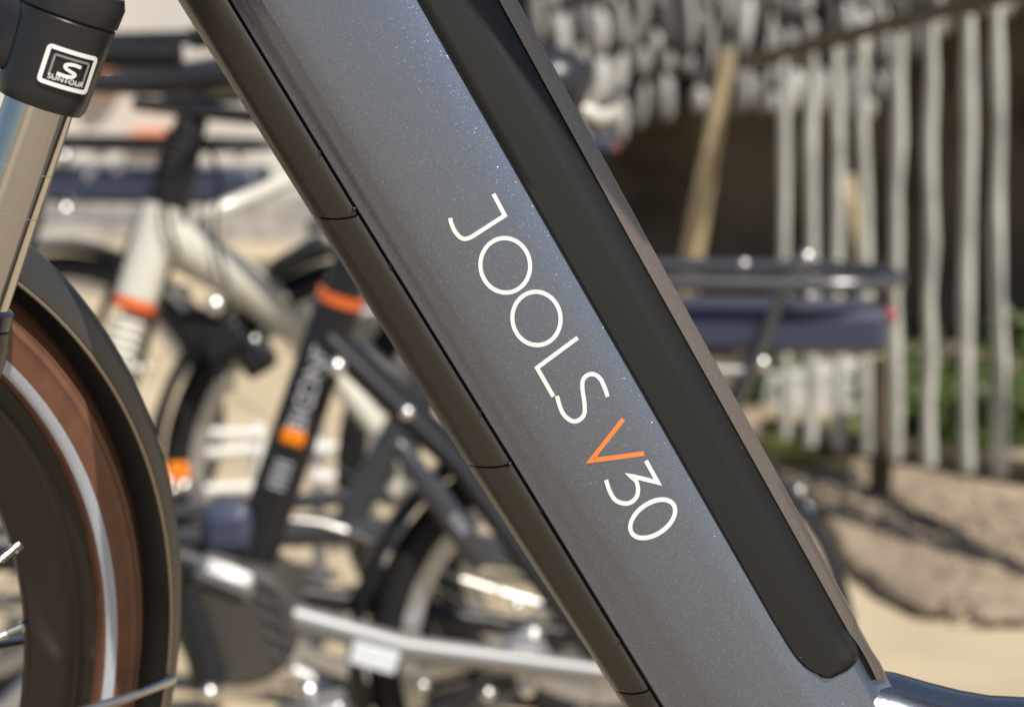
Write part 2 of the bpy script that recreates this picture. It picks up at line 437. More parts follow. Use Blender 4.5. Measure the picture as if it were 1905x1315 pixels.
# frame end: bare lug beside the battery end and the beam running back to the seat tube
path = [(1560, 1322), (1630, 1345), (1690, 1372), (1760, 1394), (1830, 1408), (1905, 1412), (2050, 1412), (2300, 1400), (2420, 1380)]
bp = [at_y(x, y, .036) for x, y in path]
obj('frame_beam', MB().tube(bp, [.024, .0275, .030, .031, .0315, .0315, .031, .030, .030], 36), M['paint_gloss'], main, 50)
BBp = Vector((.225, .036, ZT + .262))
mb = MB().tube([BBp + Vector((0, -.062, 0)), BBp + Vector((0, -.055, 0)), BBp + Vector((0, .055, 0)), BBp + Vector((0, .062, 0))], [.06, .075, .075, .06], 32)
obj('motor', mb, M['bikeblack'], main)
# ------------------------------------------------------------------ main front wheel (steered)
ST = R(47.4); LEAN = R(20)
nW = Vector((math.cos(LEAN) * math.sin(ST), -math.cos(ST), -math.sin(LEAN) * math.sin(ST))).normalized()   # near-side normal
WC = CAM + Vector((-.4606, 1.198 * _cp - .229 * _sp, -(.229 * _cp + 1.198 * _sp)))
upW = (Vector((0, 0, 1)) - nW * nW.z).normalized()
bkW = (-nW.cross(upW)).normalized()
if bkW.x < 0: bkW = -bkW                                                   # towards the rear of the bike
def wp(r, a, o):   # a: 0 = rear, 90 = up
    return WC + (bkW * math.cos(R(a)) + upW * math.sin(R(a))) * r + nW * o
def ring(prof, a0=0, a1=360, n=160, close_prof=True):
    full = (a1 - a0) >= 360
    rows = [[wp(r, a0 + (a1 - a0) * i / n, o) for r, o in prof] for i in range(n if full else n + 1)]
    return MB().grid(rows, close_u=full, close_v=close_prof, caps=not full and close_prof)
tyre = obj('front_tyre', ring([(.2960, .0125), (.2972, .0190), (.2985, .0215), (.3045, .0236), (.312, .0243), (.3165, .0240), (.3172, .0246), (.3182, .0244), (.3188, .0234), (.3215, .0226), (.3222, .0230), (.3230, .0224), (.3236, .0214), (.3275, .0180), (.3315, .0122), (.3335, .006), (.334, 0), (.3335, -.006), (.3315, -.0122), (.3275, -.018), (.3215, -.0226), (.312, -.0243), (.3045, -.0236), (.2985, -.0215), (.2960, -.0125)]), M['copper'], main, 60)
for s in (1, -1):
    obj('reflective_stripe', ring([(.2984, s * .0217), (.2992, s * .0224), (.3010, s * .0232), (.3046, s * .0240), (.3040, s * .0225), (.2990, s * .0205)]), M['stripe'], tyre, 60)
obj('front_rim', ring([(.2590, .0020), (.2596, .0036), (.2625, .0056), (.2665, .0078), (.2720, .0108), (.2780, .0122), (.2840, .0124), (.2852, .0136), (.2900, .0128), (.2960, .0150), (.2972, .0135), (.2972, -.0135), (.2960, -.015), (.2830, -.0137), (.282, -.0130), (.2640, -.0075), (.2590, -.0020)]), M['rim'], main, 30)
obj('front_hub', MB().tube([WC + nW * k for k in (-.055, -.05, -.03, -.028, .028, .03, .05, .055)], [.01, .028, .028, .018, .018, .028, .028, .01], 24), M['steel'], main)
SPN = 28; SP0 = 10.3
for i in range(SPN):
    a = SP0 + i * 360 / SPN; s = 1 if i % 2 else -1; tw = 62 if (i // 2) % 2 else -62
    p1 = wp(.2615, a, s * .003); p0 = wp(.027, a + tw, s * .028); d = (p0 - p1).normalized()
    sp = obj('spoke', MB().tube([p1 + d * .011, p0], .00105, 8), M['blackgloss'] if i % 4 == 2 else M['steel'], main)
    obj('nipple', MB().tube([p1 - d * .001, p1 + d * .003, p1 + d * .0032, p1 + d * .0125, p1 + d * .0128], [.0034, .0034, .0023, .0023, .0014], 12), M['chrome'], sp, 35)
# fender
FE = [(.3380, .0298), (.3392, .0306), (.3480, .0262), (.3555, .0165), (.3595, .006), (.3600, 0), (.3595, -.006), (.3555, -.0165), (.3480, -.0262), (.3392, -.0306), (.3380, -.0298), (.3470, -.0248), (.3542, -.0155), (.3582, 0), (.3542, .0155), (.3470, .0248)]
obj('fender_bead', ring([(.3376 + .0011 * math.cos(k), .0304 + .0011 * math.sin(k)) for k in [2 * math.pi * q / 8 for q in range(8)]], -8.5, 150, 110), M['bead'], main, 60)
obj('front_fender', ring(FE, -8.5, 150, 110), M['fender'], main, 50)
p0, p1 = wp(.337, 1.5, .031), wp(.30, -2.5, .036)
ax_ = WC + nW * .052
for s in (1, -1):
    e0 = wp(.339, 1.5, s * .0325); e1 = WC + nW * (s * .06) + upW * .02
    d = (e1 - e0).normalized()
    obj('fender_stay', MB().tube([e0 - d * .004, e0, e0.lerp(e1, .12) + nW * s * .004, e0.lerp(e1, .5) + nW * s * .004, e1], [.0016, .0032, .0030, .0026, .0026], 12), M['steel'], main)
# fork: near leg seen, far leg mirrored across the wheel plane
fd = Vector((-math.sin(LEAN), 0, -math.cos(LEAN)))
legY = -.034
LA = at_y(66, 215, legY)                            # stanchion axis where it leaves the crown
off_far = -nW * .118
def fork_leg(o, near):
    T = lambda t: LA + fd * t + o
    if near:
        obj('fork_stanchion', MB().tube([T(-.03), T(.12)], .0160, 48), M['chrome'], main)
        for k in (.0235, .0445):
            obj('travel_mark', MB().tube([T(k), T(k + .0004)], .01606, 48), M['grey'], main)
    else:
        obj('fork_stanchion', MB().tube([T(-.03), T(.12)], .0160, 32), M['chrome'], main)
    ll = obj('fork_lower_leg', MB().tube([T(.098), T(.100), T(.106), T(.114), T(.16), T(.30), T(.36)], [.0165, .0200, .0215, .0222, .0215, .0190, .0185], 32), M['crown'], main)
    obj('dust_seal', MB().tube([T(.090), T(.0915), T(.0985), T(.0992)], [.0165, .0190, .0196, .0186], 32), M['blackgloss'], ll)
    b = T(.103) + Vector((.0135, -.0175, 0)); obj('bolt', MB().ball(b, .0042, 12), M['chrome'], ll)
fork_leg(Vector((0, 0, 0)), True); fork_leg(off_far, False)
ax0 = LA + fd * .355; obj('axle_dropout', MB().tube([ax0, WC + nW * .06], [.017, .014], 16), M['crown'], main)
obj('axle_dropout', MB().tube([ax0 + off_far, WC - nW * .06], [.017, .014], 16), M['crown'], main)
# crown socket with a lip, a rib and a rounded top edge
T = lambda t: LA + fd * t
CR = .0212
obj('fork_crown', MB().tube([T(-.0070), T(-.0060), T(-.0090), T(-.014), T(-.0470), T(-.0480), T(-.0490), T(-.058), T(-.0625), T(-.0640)], [.0170, .0196, .0208, CR, CR + .0012, CR + .0004, CR + .0016, CR + .0022, CR + .0005, CR - .006], 64), M['crown'], main, 25)
obj('fork_bridge', MB().box(T(-.036) - nW * .059 , .05, .118, .034, (bkW, nW, -fd), .008), M['crown'], main)
stx = LA - nW * .059 + fd * -.04
obj('head_tube', MB().tube([stx + fd * -.03, stx + fd * -.17], [.026, .026], 32), M['paint'], main)
obj('steerer', MB().tube([stx + fd * -.02, stx + fd * -.33], [.014, .014], 20), M['black'], main)
hb = stx + fd * -.34
obj('handlebar', MB().tube([hb + nW * .31 + Vector((.14, 0, .02)), hb + nW * .16, hb, hb - nW * .16, hb - nW * .31 + Vector((.14, 0, .02))], .012, 16), M['blackgloss'], main)
obj('head_gusset', MB().tube([at_y(600, -560, .036), stx + fd * -.10], [.05, .03], 24), M['paint'], main)
# badge on the crown: frame, inner frame, S mark, wordmark, all bent round the socket
axu = -fd
e1 = Vector((0, -1, 0)); e2 = axu.cross(e1).normalized()
if e2.x < 0: e2 = -e2
BC = T(-.0268); PH0 = R(30)
def on_crown(a, b, lift=.00035):       # a along arc (m, to the right), b along the axis (m, up)
    r = CR + .0012 + lift; ph = PH0 + a / CR
    return BC + axu * b + (e1 * math.cos(ph) + e2 * math.sin(ph)) * r
def crown_stroke(cl, width, m, name, lift=.0004, closed=False):
    n = len(cl); V2 = [Vector(p) for p in cl]; Lp, Rp = [], []
    for i in range(n):
        a = V2[i] - V2[i - 1] if (i or closed) else V2[1] - V2[0]
        b = V2[(i + 1) % n] - V2[i] if (i < n - 1 or closed) else V2[-1] - V2[-2]
        a, b = a.normalized(), b.normalized(); na, nb = Vector((-a.y, a.x)), Vector((-b.y, b.x)); mt = (na + nb).normalized(); k = width / 2 / max(.4, mt.dot(na))
        Lp.append(V2[i] + mt * k); Rp.append(V2[i] - mt * k)
    rows = [[on_crown(l.x, l.y, 0), on_crown(l.x, l.y, lift), on_crown(r.x, r.y, lift), on_crown(r.x, r.y, 0)] for l, r in zip(Lp, Rp)]
    return obj(name, MB().grid(rows, close_u=closed), M[m], main, 30)
def rrect(w, h, c, n=4, seg=5):
    o = []
    for (sx, sy, a0) in ((1, 1, 0), (-1, 1, 90), (-1, -1, 180), (1, -1, 270)):
        for k in range(n): 
            a = R(a0 + 90 * k / (n - 1)); o.append((sx * (w / 2 - c) + c * math.cos(a), sy * (h / 2 - c) + c * math.sin(a)))
    q = []
    for i in range(len(o)):
        a, b = o[i], o[(i + 1) % len(o)]; q += [(a[0] + (b[0] - a[0]) * k / seg, a[1] + (b[1] - a[1]) * k / seg) for k in range(seg)]
    return q
crown_stroke(rrect(.0222, .0160, .0012), .0019, 'white', 'badge_frame', closed=True)
crown_stroke(rrect(.0158, .0102, .0008), .0010, 'grey', 'badge_inner_frame', closed=True)
crown_stroke(smooth_pl([(.0044, .0026), (.0010, .0030), (-.0024, .0022), (-.0026, .0006), (.0006, -.0004), (.0030, -.0010), (.0022, -.0026), (-.0010, -.0030), (-.0050, -.0028)]), .0015, 'white', 'badge_mark', lift=.0006)
def text_mesh(txt, size):
    cu = bpy.data.curves.new('lettering', 'FONT'); cu.body = txt; cu.size = size; cu.align_x = 'CENTER'
    ob = bpy.data.objects.new('lettering', cu); C.objects.link(ob)
    dg = bpy.context.evaluated_depsgraph_get(); me = ob.evaluated_get(dg).to_mesh()
    vs_ = [v.co.copy() for v in me.vertices]; fs_ = [tuple(p.vertices) for p in me.polygons]
    ob.evaluated_get(dg).to_mesh_clear(); bpy.data.objects.remove(ob); bpy.data.curves.remove(cu)
    return vs_, fs_
tv, tf = text_mesh('SUNTOUR', .0036)
obj('badge_wordmark', MB().add([on_crown(v.x * .98, v.y - .0060, .0007) for v in tv], tf), M['white'], main, 0)
# rest of the main bike, beyond the picture's edge
RH = Vector((.68, .036, ZT + .334))
def plain_wheel(c, r, parent, mt, mr, nsp=24, n=72, pre='', nrm=Vector((0, -1, 0)), rim_w=.024, spm='steel', tw_=.045):
    u = Vector((0, 0, 1)); b = nrm.cross(u).normalized()
    wq = lambda rr, a, o: c + (b * math.cos(a) + u * math.sin(a)) * rr + nrm * o
    def rg(prof): return MB().grid([[wq(rr, 2 * math.pi * i / n, o) for rr, o in prof] for i in range(n)], close_u=True, close_v=True)
    h = tw_ / 2
    wh = obj(pre + 'tyre', rg([(r - .040, h * .6), (r - .022, h), (r - .008, h * .75), (r, h * .2), (r, -h * .2), (r - .008, -h * .75), (r - .022, -h), (r - .040, -h * .6)]), mt, parent, 50)
    obj(pre + 'rim', rg([(r - .062, .009), (r - .040, .0125), (r - .036, .012), (r - .036, -.012), (r - .040, -.0125), (r - .062, -.009)]), mr, parent, 40)
    obj(pre + 'hub', MB().tube([c + nrm * k for k in (-.06, -.035, -.03, .03, .035, .06)], [.008, .03, .022, .022, .03, .008], 20), M['silver'], parent)
    for i in range(nsp):
        a = 2 * math.pi * (i + .3) / nsp; s = 1 if i % 2 else -1; tw = R(58) * (1 if (i // 2) % 2 else -1)
        obj(pre + 'spoke', MB().tube([wq(r - .062, a, 0), wq(.025, a + tw, s * .03)], .0011, 5), M[spm], parent)
    return wq
plain_wheel(RH, .333, main, M['copper'], M['rim'], 20, pre='rear_')
st_b, st_t = BBp + Vector((.10, 0, .06)), BBp + Vector((.26, 0, .50))
obj('seat_tube', MB().tube([st_b, st_t], .02, 24), M['paint_gloss'], main)
for s in (-1, 1):
    obj('chainstay', MB().tube([BBp + Vector((.05, s * .045, 0)), RH + Vector((0, s * .065, 0))], .011, 14), M['paint_gloss'], main)
    obj('seat_stay', MB().tube([st_b.lerp(st_t, .8) + Vector((0, s * .02, 0)), RH + Vector((0, s * .065, 0))], .009, 14), M['paint_gloss'], main)
obj('saddle', MB().ball(st_t + Vector((.03, 0, .10)), .13, 18, (1, .6, .3)), M['saddle'], main)
obj('seat_post', MB().tube([st_t, st_t + Vector((.035, 0, .09))], .014, 16), M['black'], main)

# ------------------------------------------------------------------ BACKGROUND BIKES
class Bike:
    def __init__(s, name, label, dist, hub_px, r, yaw=0., group='electric bicycles on show'):
        s.r = r
        # plane through the rear hub; forward direction is (-cos yaw, sin yaw)
        Y = CAM.y + dist
        s.hub = at_y(hub_px[0], hub_px[1], Y); s.hub.z = r
        s.fwd = Vector((-math.cos(R(yaw)), math.sin(R(yaw)), 0)); s.n = Vector((-math.sin(R(yaw)), -math.cos(R(yaw)), 0))
        s.root = thing(name, (s.hub.x, s.hub.y, 0), label, 'bicycle', group)
    def P(s, px, py, o=0):
        d = ray(px, py); t = (s.hub - CAM).dot(s.n) / d.dot(s.n); return CAM + d * t + s.n * o
    def Q(s, u, z, o=0):
        return Vector((s.hub.x, s.hub.y, 0)) + s.fwd * u + Vector((0, 0, z)) + s.n * o
    def tube(s, name, pts, r, m, seg=16, parent=None):
        return obj(name, MB().tube(pts, r, seg), M[m], parent or s.root, 45)
    def wheel(s, c, pre, mr='silver', nsp=20, tyre='tyre', spm='silver'):
        return plain_wheel(c, s.r, s.root, M[tyre], M[mr], nsp, 64, pre, s.n, spm=spm)
    def fender(s, c, a0, a1, m='bikeblack', w=.03, rr=.02):
        u = Vector((0, 0, 1)); b = -s.fwd; r = s.r + rr
        prof = [(r - .012, w), (r - .002, w * .85), (r + .004, w * .4), (r + .004, -w * .4), (r - .002, -w * .85), (r - .012, -w), (r - .006, -w * .8), (r, -w * .4), (r, w * .4), (r - .006, w * .8)]
        rows = [[c + (b * math.cos(R(a)) + u * math.sin(R(a))) * q + s.n * o for q, o in prof] for a in [a0 + (a1 - a0) * i / 40 for i in range(41)]]
        return obj('fender', MB().grid(rows, close_v=True, caps=True), M[m], s.root, 50)
    def bolts(s, pts, r=.007, m='bolt', name='bolt'):
        for px, py in pts:
            p = s.P(px, py, .05); obj(name, MB().ball(p, r * (.55 + .6 * ((px * 37 + py * 11) % 17) / 16), 12), M[m], s.root)
    def saddle(s, p, ln=.26, m='saddle'):
        # nose forward, wide tail behind
        rows = []; n = 14
        for i in range(n + 1):
            q = i / n; x = (q - .45) * ln; hw = .018 + .062 * (1 / (1 + math.exp((q - .42) * 12))); hh = .014 + .020 * (1 - q)
            if i in (0, n): hw *= .35; hh *= .35
            z = .022 * (1 - q) ** 2 - .004 * math.sin(q * 3)
            rows.append([p + s.fwd * x + s.n * (hw * math.cos(a)) + Vector((0, 0, z + hh * math.sin(a))) for a in [2 * math.pi * k / 16 for k in range(16)]])
        return obj('saddle', MB().grid(rows, close_v=True, caps=True), M[m], s.root, 70)
    def bars(s, p, w=.30, m='blackgloss', back=.14):
        hb = s.tube('handlebar', [p + s.n * w - s.fwd * back, p + s.n * w * .55, p, p - s.n * w * .55, p - s.n * w - s.fwd * back], .0115, m, 12)
        for q in (1, -1):
            e = p + s.n * w * q - s.fwd * back; s.tube('grip', [e - s.fwd * .0, e - s.fwd * .11], .017, 'black', 12)
        return hb
    def rack(s, za, x0, x1, hw, m='bikeblack', batt=True, light=True, strut_px=None, rad=.0075):
        # loop seen from above: two side rails joined in a round tail
        pts = [s.Q(-x0, za, hw)]
        for k in range(0, 9):
            a = R(90 - 180 * k / 8); pts.append(s.Q(-(x1 - hw * 1.3) - hw * 1.3 * math.cos(a), za, hw * math.sin(a)))
        pts.append(s.Q(-x0, za, -hw))
        rk = s.tube('rack', pts, rad, m, 12)
        s.tube('rack_bar', [s.Q(-x0 - .06, za, -hw), s.Q(-x0 - .06, za, hw)], rad * .8, m, 10, rk)
        s.tube('rack_bar', [s.Q(-x1 + .14, za, -hw), s.Q(-x1 + .14, za, hw)], rad * .8, m, 10, rk)
        for q in (1, -1):
            s.tube('rack_strut', [s.Q(-x1 + .16, za - .004, q * hw), (strut_px(q) if strut_px else s.Q(-.02, s.r + .03, q * .075))], .0085, m, 12)
        s.tube('rack_rail', [s.Q(-x0, za - .125, hw * .8), s.Q(-x1 + .20, za - .125, hw * .8)], .007, 'silver', 10, rk)
        if batt:
            c = s.Q(-(x0 + x1) / 2 + .0, za - .058)
            b = obj('battery', MB().box(c - Vector((0, 0, .012)), x1 - x0 - .03, hw * 1.5, .062, (s.fwd, s.n, Vector((0, 0, 1))), .012), M['bluegrey'], s.root, 40)
            if light: obj('rear_light', MB().ball(s.Q(-x1 + .012, za - .055), .017, 12, (.7, 1, .8)), M['red'], s.root)
    def bike_text(s, txt, size, p0, axis, n, m='textgrey', name='frame_lettering', lift=.001):
        tv, tf = text_mesh(txt, size); ax = axis.normalized(); up = ax.cross(n).normalized() * -1
        return obj(name, MB().add([p0 + ax * v.x + up * v.y + n * lift for v in tv], tf), M[m], s.root, 0)

# ---- bike A: matt black, just behind
A = Bike('electric_bicycle', 'matt black electric bicycle with orange seat clamp and BIG ONE lettering', 2.83, (1120, 1215), .285)
A.wheel(A.hub, 'rear_', 'silver', 20)
A.fender(A.hub, 5, 205)
fh = A.Q(1.05, A.r); A.wheel(fh, 'front_', 'silver', 18)
stb, stt = A.P(440, 1130), A.P(634, 552)
A.tube('seat_tube', [stb, stt], .0280, 'bikeblack', 24)
dax = (stt - stb).normalized()
A.tube('seat_clamp', [stt - dax * .008, stt + dax * .004], .0289, 'orange_ring', 24)
sp_t = stt + dax * .26
A.tube('seat_post', [stt, sp_t], .0235, 'bikeblack', 16)
A.saddle(sp_t + Vector((0, 0, .03)))
A.tube('seat_stay', [stt - dax * .05 + A.n * .02, A.P(850, 850, .04), A.hub + A.n * .065], [.016, .0135, .010], 'bikeblack')
A.tube('seat_stay', [stt - dax * .05 - A.n * .02, A.P(850, 850, -.04), A.hub - A.n * .065], [.016, .0135, .010], 'bikeblack')
cs = A.tube('chainstay', [A.P(520, 1118, .045), A.P(760, 1180, .055), A.hub + A.n * .068], [.017, .016, .014], 'dullalloy')
A.tube('chainstay', [A.P(520, 1118, -.045), A.hub - A.n * .068], [.015, .012], 'bikeblack')
q = A.P(704, 1183, .074); ca = (A.P(760, 1196, .06) - A.P(650, 1166, .06)).normalized(); up_ = ca.cross(A.n).normalized(); up_ = up_ if up_.z > 0 else -up_
obj('sticker', MB().box(q - up_ * .004, .056, .004, .028, (ca, A.n, up_), .0015), M['label'], cs)
mot = A.P(470, 1135)
def disc(bk, c, r, w, m, name, parent=None, seg=32):
    return obj(name, MB().tube([c + bk.n * -w, c + bk.n * -w * .85, c + bk.n * w * .85, c + bk.n * w], [r * .9, r, r, r * .9], seg, side=(0, 0, 1)), M[m], parent or bk.root, 35)
mt_ = disc(A, A.P(452, 1140), .074, .065, 'motorgrey', 'motor')
for k in range(5):
    c = A.P(505 + k * 7, 1060 + k * 34, .066); obj('cooling_fin', MB().box(c, .035, .006, .004, (Vector((.8, 0, -.6)), A.n, Vector((.6, 0, .8))), .001), M['greyframe'], mt_)
obj('motor_cap', MB().box(A.P(432, 1052, .03), .075, .09, .035, (Vector((.93, 0, -.36)), A.n, Vector((.36, 0, .93))), .012), M['dullalloy'], A.root)
obj('motor_housing', MB().box(A.P(425, 975, 0), .062, .08, .06, (Vector((1, 0, 0)), A.n, Vector((0, 0, 1))), .015), M['bluegrey'], A.root)
crk = A.P(408, 1235, .085)
ca_ = A.tube('crank_arm', [A.P(365, 1070, .085), crk], [.016, .022], 'bikeblack')
obj('crank_bolt', MB().ball(A.P(410, 1236, .108), .0105, 14), M['bolt'], ca_)
A.tube('crank_arm', [crk - A.n * .17, A.P(560, 1300, -.085), A.P(640, 1380, -.085)], [.018, .014, .013], 'silver')
disc(A, A.P(440, 1215, -.06), .075, .004, 'silver', 'chainring')
A.tube('chain', [A.P(520, 985, -.055), A.P(590, 992, -.055), A.P(650, 1010, -.055), A.P(860, 1100, -.055), A.hub - A.n * .045 + Vector((0, 0, .03))], .0035, 'steel', 6)
dtb = A.Q(1.02, .86)
A.tube('down_tube', [A.P(445, 1080), A.P(320, 1040), A.Q(.75, .42), A.Q(.98, .72)], [.028, .030, .030, .030], 'bikeblack', 20)
A.tube('head_tube', [A.Q(.99, .66), A.Q(.93, .86)], .024, 'bikeblack', 18)
A.tube('fork_leg', [A.Q(1.0, .64, .06), A.Q(1.05, A.r, .06)], .014, 'bikeblack'); A.tube('fork_leg', [A.Q(1.0, .64, -.06), A.Q(1.05, A.r, -.06)], .014, 'bikeblack')
obj('fork_crown', MB().box(A.Q(.99, .64), .05, .15, .04, (A.fwd, A.n, Vector((0, 0, 1))), .01), M['bikeblack'], A.root)
A.tube('stem', [A.Q(.93, .86), A.Q(.88, 1.03)], .014, 'bikeblack'); A.bars(A.Q(.88, 1.04))
pm0, pm1 = A.P(742, 805, .05), A.P(903, 1030, .05)
pmp = A.tube('shock_cylinder', [pm0, pm0.lerp(pm1, .06), pm0.lerp(pm1, .30), pm0.lerp(pm1, .32), pm0.lerp(pm1, .96), pm1], [.008, .0125, .0125, .0165, .0165, .011], 'greyframe', 20)
A.bike_text('IIIIII', .018, pm0.lerp(pm1, .66) + A.n * .0165, pm1 - pm0, A.n, name='cylinder_marking')
for t, txt, m_ in ((.775, 'ONE', 'textgrey'), (.650, 'BIG', 'textgrey'), (.45, 'IIIII', 'textgrey')):
    p = stb.lerp(stt, t) + A.n * .0285; p = p - dax.cross(A.n).normalized() * (-.010)
    A.bike_text(txt, .031, p, dax, A.n, m_)
bc = stb.lerp(stt, .568) + A.n * .0275
obj('badge', MB().box(bc, .019, .006, .029, (dax, A.n, dax.cross(A.n)), .0028), M['amber'], A.root)
A.bolts([(632, 668)], .011); A.bolts([(760, 752), (758, 820)], .009)
A.bolts([(962, 1105), (1005, 1112), (1032, 1125)], .008)
A.bolts([(975, 1192), (983, 1222), (980, 1258), (908, 1265), (790, 1252)], .0085)
der = A.P(985, 1205, .04)
obj('derailleur', MB().box(der, .05, .03, .07, (Vector((.9, 0, .4)), A.n, Vector((-.4, 0, .9))), .01), M['silver'], A.root)
A.tube('kickstand', [A.P(900, 1240, .06), A.P(720, 1330, .08), A.Q(.30, .02, .17)], .009, 'bikeblack', 10)
pd = A.P(590, 1275, .10)
obj('pedal', MB().box(pd, .085, .07, .022, (Vector((.97, 0, .24)), A.n, Vector((-.24, 0, .97))), .006), M['silver'], A.root)
A.bolts([(580, 1262)], .012)

# ---- bike C: rear wheel in the gap, saddle top left
Cb = Bike('electric_bicycle', 'dark bicycle behind the black one, amber reflector on its rear wheel', 3.5, (735, 900), .345)
Cb.wheel(Cb.hub, 'rear_', 'silver', 16); Cb.fender(Cb.hub, 10, 215)
Cb.tube('seat_stay', [Cb.P(560, 560, .02), Cb.P(650, 715, .04), Cb.P(765, 850, .06), Cb.hub + Cb.n * .066], [.016, .017, .018, .012], 'cream')
Cb.tube('chainstay', [Cb.Q(.46, .30, .05), Cb.hub + Cb.n * .066], .012, 'greyframe')
Cb.tube('seat_tube', [Cb.Q(.46, .30), Cb.P(345, 330)], .02, 'greyframe', 20); Cb.tube('seat_post', [Cb.P(345, 330), Cb.P(372, 200)], .015, 'bikeblack')
Cb.saddle(Cb.P(345, 150), .30)
disc(Cb, Cb.Q(.46, .30), .07, .06, 'bikeblack', 'motor')
Cb.tube('down_tube', [Cb.Q(.46, .32), Cb.Q(.9, .75)], .028, 'greyframe'); Cb.tube('head_tube', [Cb.Q(.93, .66), Cb.Q(.87, .86)], .022, 'greyframe')
Cb.tube('fork_leg', [Cb.Q(.93, .66), Cb.Q(1.08, Cb.r)], .018, 'greyframe'); Cb.wheel(Cb.Q(1.08, Cb.r), 'front_', 'silver', 12)
Cb.tube('stem', [Cb.Q(.87, .86), Cb.Q(.82, 1.02)], .014, 'bikeblack'); Cb.bars(Cb.Q(.82, 1.03))
Cb.rack(.735, -.12, .30, .07, 'greyframe', batt=False)
rf = Cb.P(334, 876, .02); obj('spoke_reflector', MB().box(rf, .034, .014, .036, (Vector((1, 0, 0)), Cb.n, Vector((0, 0, 1))), .006), M['amber'], Cb.root)
Cb.tube('brake_arm', [Cb.P(395, 560, .05), Cb.P(430, 640, .05), Cb.P(415, 690, .05)], .013, 'bikeblack')
Cb.bolts([(352, 532), (425, 690), (432, 646), (486, 655), (480, 622), (572, 555)], .0125)
Cb.bolts([(310, 860), (318, 880), (330, 898), (350, 890), (264, 675), (285, 672)], .011)
Cb.bolts([(588, 985), (612, 992), (628, 1000), (652, 1006)], .011)

# ---- bike B: cream frame, turned away
B = Bike('electric_bicycle', 'cream bicycle with ribbed fork gaiters and orange headset ring, turned away', 3.75, (960, 770), .34, yaw=-38)
B.wheel(B.hub, 'rear_', 'silver', 12)
ht0, ht1 = B.P(252, 560), B.P(305, 385)
B.tube('head_tube', [ht0, ht1], .030, 'cream', 20)
hd = (ht1 - ht0).normalized()
B.tube('headset_ring', [ht0 - hd * .014, ht0 + hd * .002], .0315, 'orange_ring', 20)
B.tube('headset_ring', [ht1 + hd * .004, ht1 + hd * .026], .016, 'orange_ring', 16)
B.tube('gaiter', [ht0 - hd * (.026 + .0065 * k) for k in range(14)], [.027 if k % 2 else .023 for k in range(14)], 'cream', 18)
fhb = B.hub + B.fwd * 1.05
for s in (1, -1):
    B.tube('fork_leg', [ht0 - hd * .115 + B.n * .05 * s, fhb + B.n * .055 * s], .015, 'cream')
B.wheel(fhb, 'front_', 'silver', 14)
B.tube('down_tube', [ht0.lerp(ht1, .72), B.P(420, 505), B.P(555, 605), B.P(700, 690), B.P(800, 730)], [.034, .033, .031, .028, .025], 'cream', 22)
B.tube('top_tube', [B.P(545, 332, .0), B.P(470, 365), B.P(395, 395), B.P(378, 420), B.P(392, 455), B.P(440, 500), B.P(500, 530)], .012, 'cream')
B.tube('stem', [ht1, B.P(338, 290), B.P(352, 215)], [.024, .026, .017], 'black'); B.bars(B.P(356, 205), .27)
B.tube('gaiter', [B.P(318 + k * 2.4, 330 - k * 9) for k in range(10)], [.027 if k % 2 else .022 for k in range(10)], 'black', 16)
B.tube('seat_tube', [B.P(800, 740), B.P(860, 420)], .018, 'cream'); B.saddle(B.P(870, 260))
B.tube('chainstay', [B.P(800, 740, .05), B.hub + B.n * .06], .012, 'cream')
B.bolts([(366, 560)], .013); B.fender(fhb, -20, 150, 'cream')

for pts in ([(340, 230), (290, 300), (270, 380), (300, 470)], [(345, 250), (380, 330), (360, 420), (390, 520)]):
    q = [Vector(p) for p in pts]; sm = smooth_pl([tuple(p) for p in q], 2)
    B.tube('brake_cable', [B.P(x, y, .05) for x, y in sm], .0032, 'black', 7)
for (x, y, a, b_) in ((425, 622, .070, .05), (485, 655, .05, .045), (372, 600, .04, .06), (560, 470, .09, .03), (590, 520, .08, .022)):
    obj('brake_caliper' if x < 550 else 'lamp_bracket', MB().box(Cb.P(x, y, .05), a, .05, b_, (Vector((.86, 0, .5)), Cb.n, Vector((-.5, 0, .86))), .01), M['bikeblack'], Cb.root)
# ---- bike D: rack with battery at right
D = Bike('electric_bicycle', 'small-wheeled bicycle whose black rear rack carries a blue grey battery', 3.4, (1130, 1040), .254, yaw=6)
D.wheel(D.hub, 'rear_', 'silver', 14); D.fender(D.hub, 15, 200)
zr = D.P(1400, 512).z
xr = (D.P(1672, 520) - D.hub).dot(-D.fwd)
D.rack(zr, -.06, xr, .085, 'rackgloss', True, True, rad=.0110, strut_px=lambda q: D.P(1262, 1010) + D.n * q * .08)
D.tube('seat_tube', [D.Q(.38, .30), D.P(985, 330)], .022, 'greyframe', 18); D.tube('seat_post', [D.P(985, 330), D.P(1000, 180)], .015, 'bikeblack')
obj('saddle', MB().ball(D.P(1024, 150), .060, 20, (1.0, 1.0, .80)), M['saddle'], D.root)
D.tube('saddle_spring', [D.P(1085, 205), D.P(1120, 222), D.P(1152, 210)], .013, 'cream')
obj('saddle_light', MB().box(D.P(1120, 268), .035, .03, .025, None, .006), M['bluegrey'], D.root); obj('saddle_reflector', MB().ball(D.P(1143, 275), .008, 10), M['red'], D.root)
D.tube('frame_beam', [D.hub + D.n * .05, D.Q(.38, .29), D.Q(.80, .26), D.Q(.92, .42)], .024, 'greyframe'); D.tube('head_tube', [D.Q(.92, .42), D.Q(.84, .78)], .024, 'greyframe')
D.tube('fork_leg', [D.Q(.90, .48), D.Q(.98, D.r)], .016, 'greyframe'); D.wheel(D.Q(.98, D.r), 'front_', 'silver', 10)
